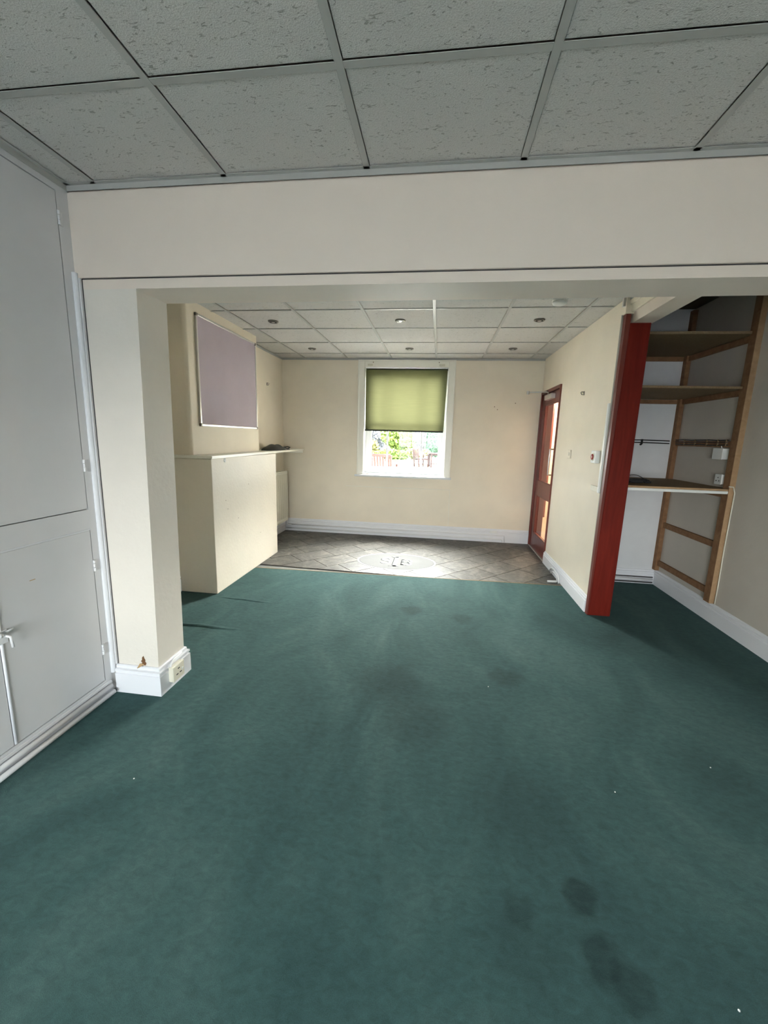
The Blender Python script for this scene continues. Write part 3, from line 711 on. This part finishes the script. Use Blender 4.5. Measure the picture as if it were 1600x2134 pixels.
obj('pipe', T([(XR-.030, 4.42, .012), (XR-.035, 4.34, .05), (XR-.035, 4.25, .055), (XR-.035, 4.19, .045), (XR-.035, 4.17, .0)], .009, 8), PIPEW, t, smooth=True)
obj('pipe_end', T([(XR-.14, 4.13, .012), (XR-.05, 4.14, .012)], .011, 10), PLW, t, smooth=True)

# ---------------------------------------------------------------- mahogany post at the end of the wall
bm = NB()
hexa(bm, [(1.288, YP, 0), (1.457, YP, 0), (1.457, YP+.058, 0), (1.288, YP+.058, 0)], [(1.330, YP, 2.262), (1.472, YP, 2.262), (1.472, YP+.058, 2.262), (1.330, YP+.058, 2.262)])
bmesh.ops.bevel(bm, geom=list(bm.edges), offset=.003, segments=1, affect='EDGES')
post = thing('door_post', 'tall mahogany-stained post at end of the wall by the alcove', 'post', (1.38, YP, 0))
obj('post_board', bm, MAHOG, post)
bm = NB(); hexa(bm, [(1.279, YP+.004, 0), (1.290, YP+.004, 0), (1.290, YP+.050, 0), (1.279, YP+.050, 0)], [(1.296, YP+.004, 2.325), (1.331, YP+.004, 2.325), (1.331, YP+.050, 2.325), (1.296, YP+.050, 2.325)])
obj('edge_strip', bm, MAHOGD, post)
bm = NB(); box(bm, (XR-.008, 3.42, .14), (XR+.004, 3.434, 2.33)); struct('trim_5', bm, plain('grey_plaster_edge', (.42, .38, .32), .7))
struct('trim_6', B((XR-.006, 3.37, 2.325), (1.345, 3.43, H)), CREAM)
struct('trim_7', B((XR-.022, 3.385, 2.378), (XR+.0, 3.41, H-.003), .002), ALU)

# ---------------------------------------------------------------- alcove joinery
fr = thing('shelf_frame', 'bare wooden batten framework fixed to the alcove side wall', 'frame', (2.23, 3.9, .155))
def batten(nm, lo, hi, m=BATTEN): return obj(nm, B(lo, hi, .0015), m, fr)
batten('front_upright', (XA-.040, 3.425, .157), (XA-.0005, 3.498, 2.60))
obj('upright_edge', B((XA-.040, 3.4225, .157), (XA-.0005, 3.4262, 2.60)), BATTENL, fr)  # thin paler sheet over the front side of the upright
batten('rear_upright', (XA-.040, 4.270, .157), (XA-.0005, 4.324, 2.60))
for z0, z1 in ((.210, .262), (.598, .648), (1.005, 1.050), (1.392, 1.438), (1.775, 1.820), (2.160, 2.205)):
    batten('rail', (XA-.024, 3.499, z0), (XA-.0005, 4.269, z1))
for z in (1.815, 2.200): obj('rear_rail', B((1.50, YA-.022, z-.035), (2.20, YA-.0005, z+.004), .0015), BATTEN, fr)
for nm, z, zt, m, lab in (('a', 1.822, .018, CHIP, 'lower chipboard shelf in the alcove, above the cables'), ('b', 2.207, .020, CHIP, 'topmost chipboard shelf in the alcove, in deep shadow')):
    bm = NB(); box(bm, (1.462, 3.470, z), (XA-.0415, YA-.001, z+zt), .0015); box(bm, (XA-.042, 3.5, z), (XA-.001, 4.268, z+zt), .0015)
    tag(obj('alcove_shelf', bm, m), lab, 'shelf', 'chipboard shelves in the alcove')
wt = thing('worktop', 'chipboard worktop with white front edge across the alcove', 'worktop', (1.85, 3.9, 1.052))
bm = NB(); box(bm, (1.462, 3.440, 1.054), (XA-.0415, YA-.001, 1.078), .0015); box(bm, (XA-.042, 3.5, 1.054), (XA-.001, 4.268, 1.078), .0015); obj('worktop_board', bm, CHIP, wt)
obj('front_lipping', B((1.462, 3.428, 1.062), (XA-.0415, 3.4405, 1.077), .001), BATTENL, wt)
obj('white_edge_strip', B((1.462, 3.422, 1.040), (XA-.043, 3.4395, 1.0615), .002), PLW, wt)
# cables along back wall and side rail
cb = thing('cable_pair', 'two black cables clipped across the back wall of the alcove', 'cable', (1.85, YA-.01, 1.42))
obj('cable', T([(1.462, YA-.008, 1.441), (1.7, YA-.008, 1.436), (1.95, YA-.008, 1.440), (2.19, YA-.008, 1.437)], .0055, 7), BLACK, cb, smooth=True)
obj('cable', T([(1.462, YA-.008, 1.416), (1.7, YA-.008, 1.413), (1.95, YA-.008, 1.417), (2.19, YA-.008, 1.413)], .0055, 7), BLACK, cb, smooth=True)
obj('cable_clip', B((1.935, YA-.018, 1.400), (1.950, YA-.0005, 1.448), .002), BLACK, cb)
bm = NB(); lathe(bm, [(.010, 0), (.008, .014)], (1.938, YA, 1.398), 'Y', 10, -1); obj('cable_clip', bm, BLACK, cb)
cs = thing('rail_cables', 'dark cables tacked along the wooden rail above the worktop', 'cable', (XA-.03, 3.9, 1.42))
for k, z in enumerate((1.447, 1.428, 1.408)):
    obj('cable', T([(XA-.029-.003*(k == 1), 4.262-.12*i, z+.003*math.sin(i*2.1+k)) for i in range(7)], .0048, 6), plain('brown_cable', (.06, .04, .035), .6) if k == 1 else BLACK, cs, smooth=True)
for y in (4.12, 3.96, 3.80, 3.66, 3.56): obj('cable_clip', B((XA-.036, y-.004, 1.400), (XA-.0245, y+.004, 1.452), .001), CHIP, cs)
t = thing('junction_box', 'white square junction box on alcove wall under the cables', 'junction box', (XA, 3.60, 1.30))
obj('box_body', B((XA-.050, 3.545, 1.298), (XA, 3.66, 1.382), .003), PLW, t); obj('box_lid', B((XA-.056, 3.543, 1.296), (XA-.050, 3.662, 1.384), .002), PLW, t)
obj('cable', T([(XA-.03, 3.60, 1.383), (XA-.03, 3.61, 1.40)], .004, 6), PLW, t)
t = thing('wall_socket', 'small white wall socket just above the alcove worktop', 'socket', (XA, 3.57, 1.11))
obj('back_box', B((XA-.034, 3.530, 1.105), (XA, 3.605, 1.180), .003), PLW, t); obj('socket_plate', B((XA-.042, 3.528, 1.103), (XA-.034, 3.607, 1.182), .002), PLW, t)
for y, z in ((3.567, 1.155), (3.550, 1.130), (3.584, 1.130)): obj('socket_hole', B((XA-.0428, y-.005, z-.004), (XA-.0419, y+.005, z+.004)), BLACK, t)
# black cable heap on the worktop
t = thing('cable_heap', 'tangled black adapter and lead on the worktop beside post', 'cable', (1.66, 3.68, 1.079))
random.seed(3)
obj('adapter_brick', B((1.60, 3.655, 1.079), (1.70, 3.715, 1.106), .005, 2), BLACK, t)
pts = [(1.66+.075*math.cos(a*.9)*(1+.25*math.sin(a*2.3)), 3.68+.035*math.sin(a*1.1), 1.088+.012*(1+math.sin(a*1.7))) for a in [i*.5 for i in range(60)]]
obj('coiled_lead', T(pts, .0042, 6), BLACK, t, smooth=True)
obj('lead_loop', T([(1.55+.20*i/10, 3.68, 1.085+.060*math.sin(PI*min(1, (i+2)/12))) for i in range(11)], .0032, 6), BLACK, t, smooth=True)
obj('plug', B((1.715, 3.655, 1.079), (1.765, 3.69, 1.098), .005, 2), BLACK, t)
# white cable beside the front upright
tag(obj('white_cable', T([(XA-.05, 3.414, 1.098), (XA-.02, 3.412, 1.097), (XA-.006, 3.408, 1.05), (XA-.005, 3.413, .6), (XA-.006, 3.405, .3), (XA-.006, 3.408, .158)], .0045, 7), PLC, smooth=True), 'thin white cable running down the wall beside the wooden upright', 'cable')
# dark pipes along alcove skirting
for z, y, r, lab, m in ((.072, .026, .006, 'upper dark pipe along the alcove back skirting', DARKPIPE_SHADOW), (.046, .034, .013, 'white painted pipe between dark gaps on alcove skirting', PIPEW), (.018, .030, .007, 'lowest dark pipe at floor along alcove back skirting', DARKPIPE_SHADOW)):
    tag(obj('heating_pipe', T([(1.48, YA-y, z), (2.215, YA-y, z)], r, 8), m, smooth=True), lab, 'pipe', 'pipes on the alcove skirting')

# ---------------------------------------------------------------- built-in cupboard on the left
cu = thing('built_in_cupboard', 'grey-white painted built-in cupboard with flush doors on the left', 'cupboard', (XL-.2, 1.28, 0))
CY0, CY1 = .765, 1.822
bm = NB(); XB = XL-.03
gap = .003
box(bm, (XB, CY0, 0), (XL, .815, H-.024)); box(bm, (XB, 1.755, 0), (XL, CY1, H-.024)); box(bm, (XB, .815, .909), (XL, 1.755, 1.008)); box(bm, (XB, .815, 0), (XL, 1.755, .093)); box(bm, (XB, .815, 2.392), (XL, 1.755, H-.024))
obj('face_frame', bm, CUP, cu)
obj('carcass', B((-2.10, CY0, 0), (XB-.022, CY1, H-.03)), CUP, cu)
def hinge(y, z, par):
    bm = NB(); tube(bm, [(XL+.006, y, z-.028), (XL+.006, y, z-.010)], .0055, 8); tube(bm, [(XL+.006, y, z-.008), (XL+.006, y, z+.010)], .0055, 8); tube(bm, [(XL+.006, y, z+.012), (XL+.006, y, z+.028)], .0055, 8)
    box(bm, (XL-.001, y-.001, z-.028), (XL+.002, y+.022, z+.028), .0008)
    obj('hinge', bm, PIPEW, par)
for y0, y1, z0, z1, hz, hy in ((1.2885, 1.752, .097, .905, (.272, .724), 1.7535), (.8185, 1.2815, .097, .905, (.272, .724), .8165), (1.2885, 1.752, 1.012, 2.388, (1.221, 2.285), 1.7535), (.8185, 1.2815, 1.012, 2.388, (1.221, 2.285), .8165)):
    d = obj('cupboard_door', B((XL-.020, y0, z0), (XL+.001, y1, z1), .002, 1), CUP, cu)
    for z in hz: hinge(hy, z, d)
# bead round the lower pair, meeting stile bead
bm = NB(); tube(bm, [(XL+.001, 1.2885, .10), (XL+.001, 1.2885, .903)], .006, 8); obj('meeting_bead', bm, GLOSS, cu, smooth=True)
bm = NB(); box(bm, (XL-.001, .82, .906), (XL+.005, 1.752, .913), .0015); obj('door_bead', bm, GLOSS, cu)
bm = NB(); box(bm, (XL-.001, .80, .065), (XL+.008, 1.785, .082), .003); obj('base_bead', bm, CUP, cu)
# latch
lt = obj('latch', B((XL+.001, 1.262, .545), (XL+.008, 1.312, .60), .002), PIPEW, cu)
obj('latch_lever', T([(XL+.006, 1.292, .582), (XL+.026, 1.292, .582), (XL+.034, 1.300, .575), (XL+.036, 1.303, .53)], .0055, 8), PIPEW, lt, smooth=True)
obj('latch_knob', T([(XL+.006, 1.270, .590), (XL+.030, 1.272, .592)], .009, 10), PIPEW, lt, smooth=True)
obj('latch_arm', T([(XL+.010, 1.300, .590), (XL+.020, 1.325, .598)], .004, 8), PIPEW, lt, smooth=True)
# scuff on the lower door
obj('scuff_mark', B((XL+.001, 1.430, .757), (XL+.0016, 1.455, .760)), TAN, cu)
# vertical bead and floor pipes
bm = NB(); tube(bm, [(XL+.004, 1.806, .115), (XL+.004, 1.806, 2.085)], .0125, 12); box(bm, (XL, 1.800, .115), (XL+.008, 1.822, 2.087))
obj('pipe_casing', bm, GLOSS, cu)
for z, x, r, lab in ((.022, .026, .012, 'lower white painted pipe on floor along cupboard base'), (.054, .014, .011, 'upper white painted pipe along the cupboard base')):
    tag(obj('heating_pipe', T([(XL+x, .77, z), (XL+x, 1.775, z)], r, 10), PIPEW, smooth=True), lab, 'pipe', 'pipes along the cupboard base')
# socket on the pier skirting and the brown chip
t = thing('skirting_socket', 'cream surface socket on the skirting of the wall pier', 'socket', (-1.38, 1.915, .07))
XS = -1.3985
obj('back_box', B((XS, 1.868, .042), (XS+.022, 1.962, .128), .003), PLC, t); obj('socket_plate', B((XS+.022, 1.866, .040), (XS+.030, 1.964, .130), .003), PLC, t)
for y, z in ((1.915, .104), (1.900, .075), (1.930, .075)): obj('socket_hole', B((XS+.0295, y-.008, z-.003), (XS+.0306, y+.008, z+.003)), BLACK, t)
obj('rocker', B((XS+.030, 1.940, .078), (XS+.033, 1.952, .092), .001), PLW, t)
obj('cable', T([(XS+.01, 1.875, .129), (XS+.006, 1.89, .142), (XS, 1.92, .150), (XS, 1.99, .155)], .005, 8), PIPEW, t, smooth=True)
ch = thing('paint_chip', 'small brown moth-shaped paint chip on the skirting top of wall pier', 'paint chip', (-1.50, YBM-.02, .155))
bm = NB(); prism(bm, [(-1.520, .157), (-1.494, .160), (-1.489, .172), (-1.496, .180), (-1.494, .190), (-1.500, .200), (-1.503, .213), (-1.511, .204), (-1.513, .188), (-1.520, .183), (-1.512, .175)], YBM-.003, YBM-.0008, 'Y'); obj('upper_chip', bm, BROWN, ch)
bm = NB(); hexa(bm, [(-1.530, YBM-.020, .152), (-1.516, YBM-.020, .156), (-1.500, YBM-.004, .164), (-1.524, YBM-.004, .166)], [(-1.529, YBM-.023, .149), (-1.514, YBM-.023, .157), (-1.498, YBM-.006, .168), (-1.524, YBM-.006, .170)]); obj('lower_chip', bm, TAN, ch)
# white specks on the carpet
LL = ('white lint speck on green carpet, bottom right corner of the photo', 'white lint speck on green carpet, at right below the alcove', 'white lint speck on carpet, between the post and bottom corner speck', 'white lint speck on the carpet in front of the red post, midway', 'white lint speck on the carpet near the cupboard on the left')
for k, (x, y) in enumerate(((.819, .904), (1.258, 1.756), (.78, 1.55), (.35, 2.2), (-1.16, 1.30))):
    bm = NB(); lathe(bm, [(.003, 0), (.0025, .002), (.001, .003)], (x, y, .0005), 'Z', 6)
    tag(obj('lint_speck', bm, PLW), LL[k], 'lint', 'lint specks on the carpet')

# ---------------------------------------------------------------- window behind the camera
w2 = struct('window_2', B((BW[0], YB-.30, BW[2]-.03), (BW[1], YB-.20, BW[2])), WINW)
xs_ = [BW[0]+(BW[1]-BW[0])*k/4 for k in (1, 2, 3)]
sash_window(w2, BW, YB-.14, -1, xs_, mid=False)
bm = NB(); a, b, c, d = BW
for lo, hi in (((a-.08, YB, c), (a, YB+.02, d+.08)), ((b, YB, c), (b+.08, YB+.02, d+.08)), ((a, YB, d), (b, YB+.02, d+.08)), ((a-.1, YB-.1, c-.03), (b+.1, YB+.04, c))): box(bm, lo, hi, .003)
obj('architrave', bm, WINW, w2)

# ---------------------------------------------------------------- garden
bm = NB(); box(bm, (-60, 6.1, -.12), (60, 19.0, -.05)); struct('ground_patio', bm, PATIO)
bm = NB(); box(bm, (-60, 19.0, -.12), (60, 70, -.045)); struct('ground_lawn', bm, GRASS)
struct('ground_unseen_dark', B((-60, -60, -.12), (60, YB-.35, -.10)), plain('dark_bounce_ground', (.16, .16, .17), .9))  # unseen ground, made dark to cut light bounced to the near ceiling
struct('light_block_roof', B((-2.6, YB-.4, 2.76), (3.1, 6.05, 2.86)), ALCR); struct('light_block_corridor', B((1.2, 6.05, 2.62), (3.1, 8.2, 2.86)), ALCR)  # unseen slabs added to stop skylight leaking in above the ceilings
def garden_bench(cx, cy, rz, L, lab, name, cat):
    """origin at ground centre, seat facing -Y locally"""
    t = thing(name, lab, cat, (0, 0, 0))
    def lb(nm, lo, hi, bev=.004):
        o = obj(nm, B(lo, hi, bev), GWOOD, t); return o
    h = L/2; sz = .43
    for s in (-1, 1):
        x = s*(h-.035)
        lb('leg', (x-.03, -.28, 0), (x+.03, -.22, .63)); 
        bm = NB(); hexa(bm, [(x-.03, .22, 0), (x+.03, .22, 0), (x+.03, .28, 0), (x-.03, .28, 0)], [(x-.03, .34, .93), (x+.03, .34, .93), (x+.03, .39, .93), (x-.03, .39, .93)]); obj('leg', bm, GWOOD, t)
        lb('armrest', (x-.04, -.33, .63), (x+.04, .30, .66)); lb('side_rail', (x-.015, -.22, .36), (x+.015, .24, .42)); lb('stretcher', (x-.015, -.22, .12), (x+.015, .24, .16))
    lb('front_rail', (-h+.06, -.27, .36), (h-.06, -.24, .42))
    for k in range(5): lb('seat_slat', (-h+.02, -.27+.10*k, sz), (h-.02, -.19+.10*k, sz+.02))
    lb('top_rail', (-h+.06, .335, .86), (h-.06, .375, .95)); lb('lower_rail', (-h+.06, .27, .50), (h-.06, .30, .56))
    nsl = int((L-.14)/.09)
    for k in range(nsl):
        x = -h+.07+(L-.14)*(k+.5)/nsl
        bm = NB(); hexa(bm, [(x-.025, .275, .55), (x+.025, .275, .55), (x+.025, .29, .55), (x-.025, .29, .55)], [(x-.025, .345, .87), (x+.025, .345, .87), (x+.025, .36, .87), (x-.025, .36, .87)]); obj('back_slat', bm, GWOOD, t)
    t.location = (cx, cy, -.05); t.rotation_euler = (0, 0, rz)
    return t
garden_bench(-2.05, 12.85, math.radians(168), 1.5, 'weathered wooden slatted bench seen lower left through the window', 'garden_bench', 'bench')
garden_bench(-.88, 21.4, math.radians(118), .62, 'weathered wooden garden armchair beside the table beyond the window', 'garden_chair', 'chair')
t = thing('garden_table', 'weathered wooden garden table at right beyond the window', 'table', (0, 0, 0))
for k in range(7): obj('table_slat', B((-.8, -.42+.12*k, .70), (.8, -.31+.12*k, .73), .003), GWOOD, t)
for sx in (-1, 1):
    for sy in (-1, 1): obj('leg', B((sx*.68-.035, sy*.32-.035, 0), (sx*.68+.035, sy*.32+.035, .70), .004), GWOOD, t)
obj('apron', B((-.66, -.31, .62), (.66, -.28, .70)), GWOOD, t); obj('apron', B((-.66, .28, .62), (.66, .31, .70)), GWOOD, t); obj('stretcher', B((-.68, -.02, .15), (.68, .02, .2)), GWOOD, t)
t.location = (.25, 21.6, -.05); t.rotation_euler = (0, 0, math.radians(10))

def shrub(cx, cy, rx, ry, h, n, mat, lab, ls=.16, name='garden_shrub', z0=0):
    t = thing(name, lab, 'shrub', (cx, cy, -.05), 'shrubs beyond the window')
    bm = NB()
    for k in range(5):
        a = 2*PI*k/5; tube(bm, [(cx, cy, -.05), (cx+.15*rx*math.cos(a), cy+.15*ry*math.sin(a), h*.35), (cx+.45*rx*math.cos(a), cy+.45*ry*math.sin(a), h*.75)], .04, 6)
    obj('stem', bm, BARK, t)
    vs = []; fs = []
    rnd = random.Random(hash((round(cx*10), round(cy*10))) & 0xffff)
    lobes = [(rnd.uniform(-.6, .6)*rx, rnd.uniform(-.6, .6)*ry, rnd.uniform(.25, .75)*h, rnd.uniform(.35, .6)) for _ in range(9)]
    for i in range(n):
        lx, ly, lz, lr = rnd.choice(lobes)
        d = Vector((rnd.gauss(0, 1), rnd.gauss(0, 1), rnd.gauss(0, 1))).normalized()*rnd.uniform(.75, 1.05)
        p = Vector((cx+lx+d.x*lr*rx, cy+ly+d.y*lr*ry, z0+lz+d.z*lr*h*.5))
        if p.z < .02: p.z = rnd.uniform(.02, .4)
        a = Vector((rnd.gauss(0, 1), rnd.gauss(0, 1), rnd.gauss(0, 1))).normalized(); b_ = a.cross(Vector((rnd.gauss(0, 1), rnd.gauss(0, 1), rnd.gauss(0, 1)))).normalized()
        s = ls*rnd.uniform(.6, 1.3); k = len(vs); o = Vector((cx, cy, -.05))
        for q in (p-a*s, p-b_*s*.45, p+a*s, p+b_*s*.45): vs.append(tuple(q-o))
        fs.append((k, k+1, k+2, k+3))
    me = bpy.data.meshes.new('foliage'); me.from_pydata(vs, [], fs); me.materials.append(mat)
    o = bpy.data.objects.new('foliage', me); COL.objects.link(o); o.parent = t; o['kind'] = 'stuff'
    return t
shrub(-3.0, 29.5, 1.3, .9, 2.6, 5200, LEAFY, 'bright lime green shrub in the middle of the garden view', .15)
shrub(.15, 29.8, 1.15, .9, 2.6, 5200, LEAFG, 'mid green shrub at right of the garden view', .15)
shrub(-5.3, 33.0, 1.6, .9, 3.0, 4500, LEAFS, 'silvery grey shrub at left of the garden view', .15)
shrub(-1.2, 34.0, 1.5, 1.0, 2.7, 4500, LEAFS, 'silvery shrub behind the others in the garden view', .16)
shrub(-5.4, 28.6, 1.2, .7, 1.2, 3200, LEAFGOLD, 'low golden shrub at left under the silvery one', .12)
shrub(-3.0, 26.2, 1.2, .5, .7, 2600, LEAFY, 'low lime green border plant along the lawn edge', .10)
shrub(-1.3, 27.2, .8, .5, .9, 2200, LEAFGOLD, 'low yellowish border plant behind the garden chair', .10)
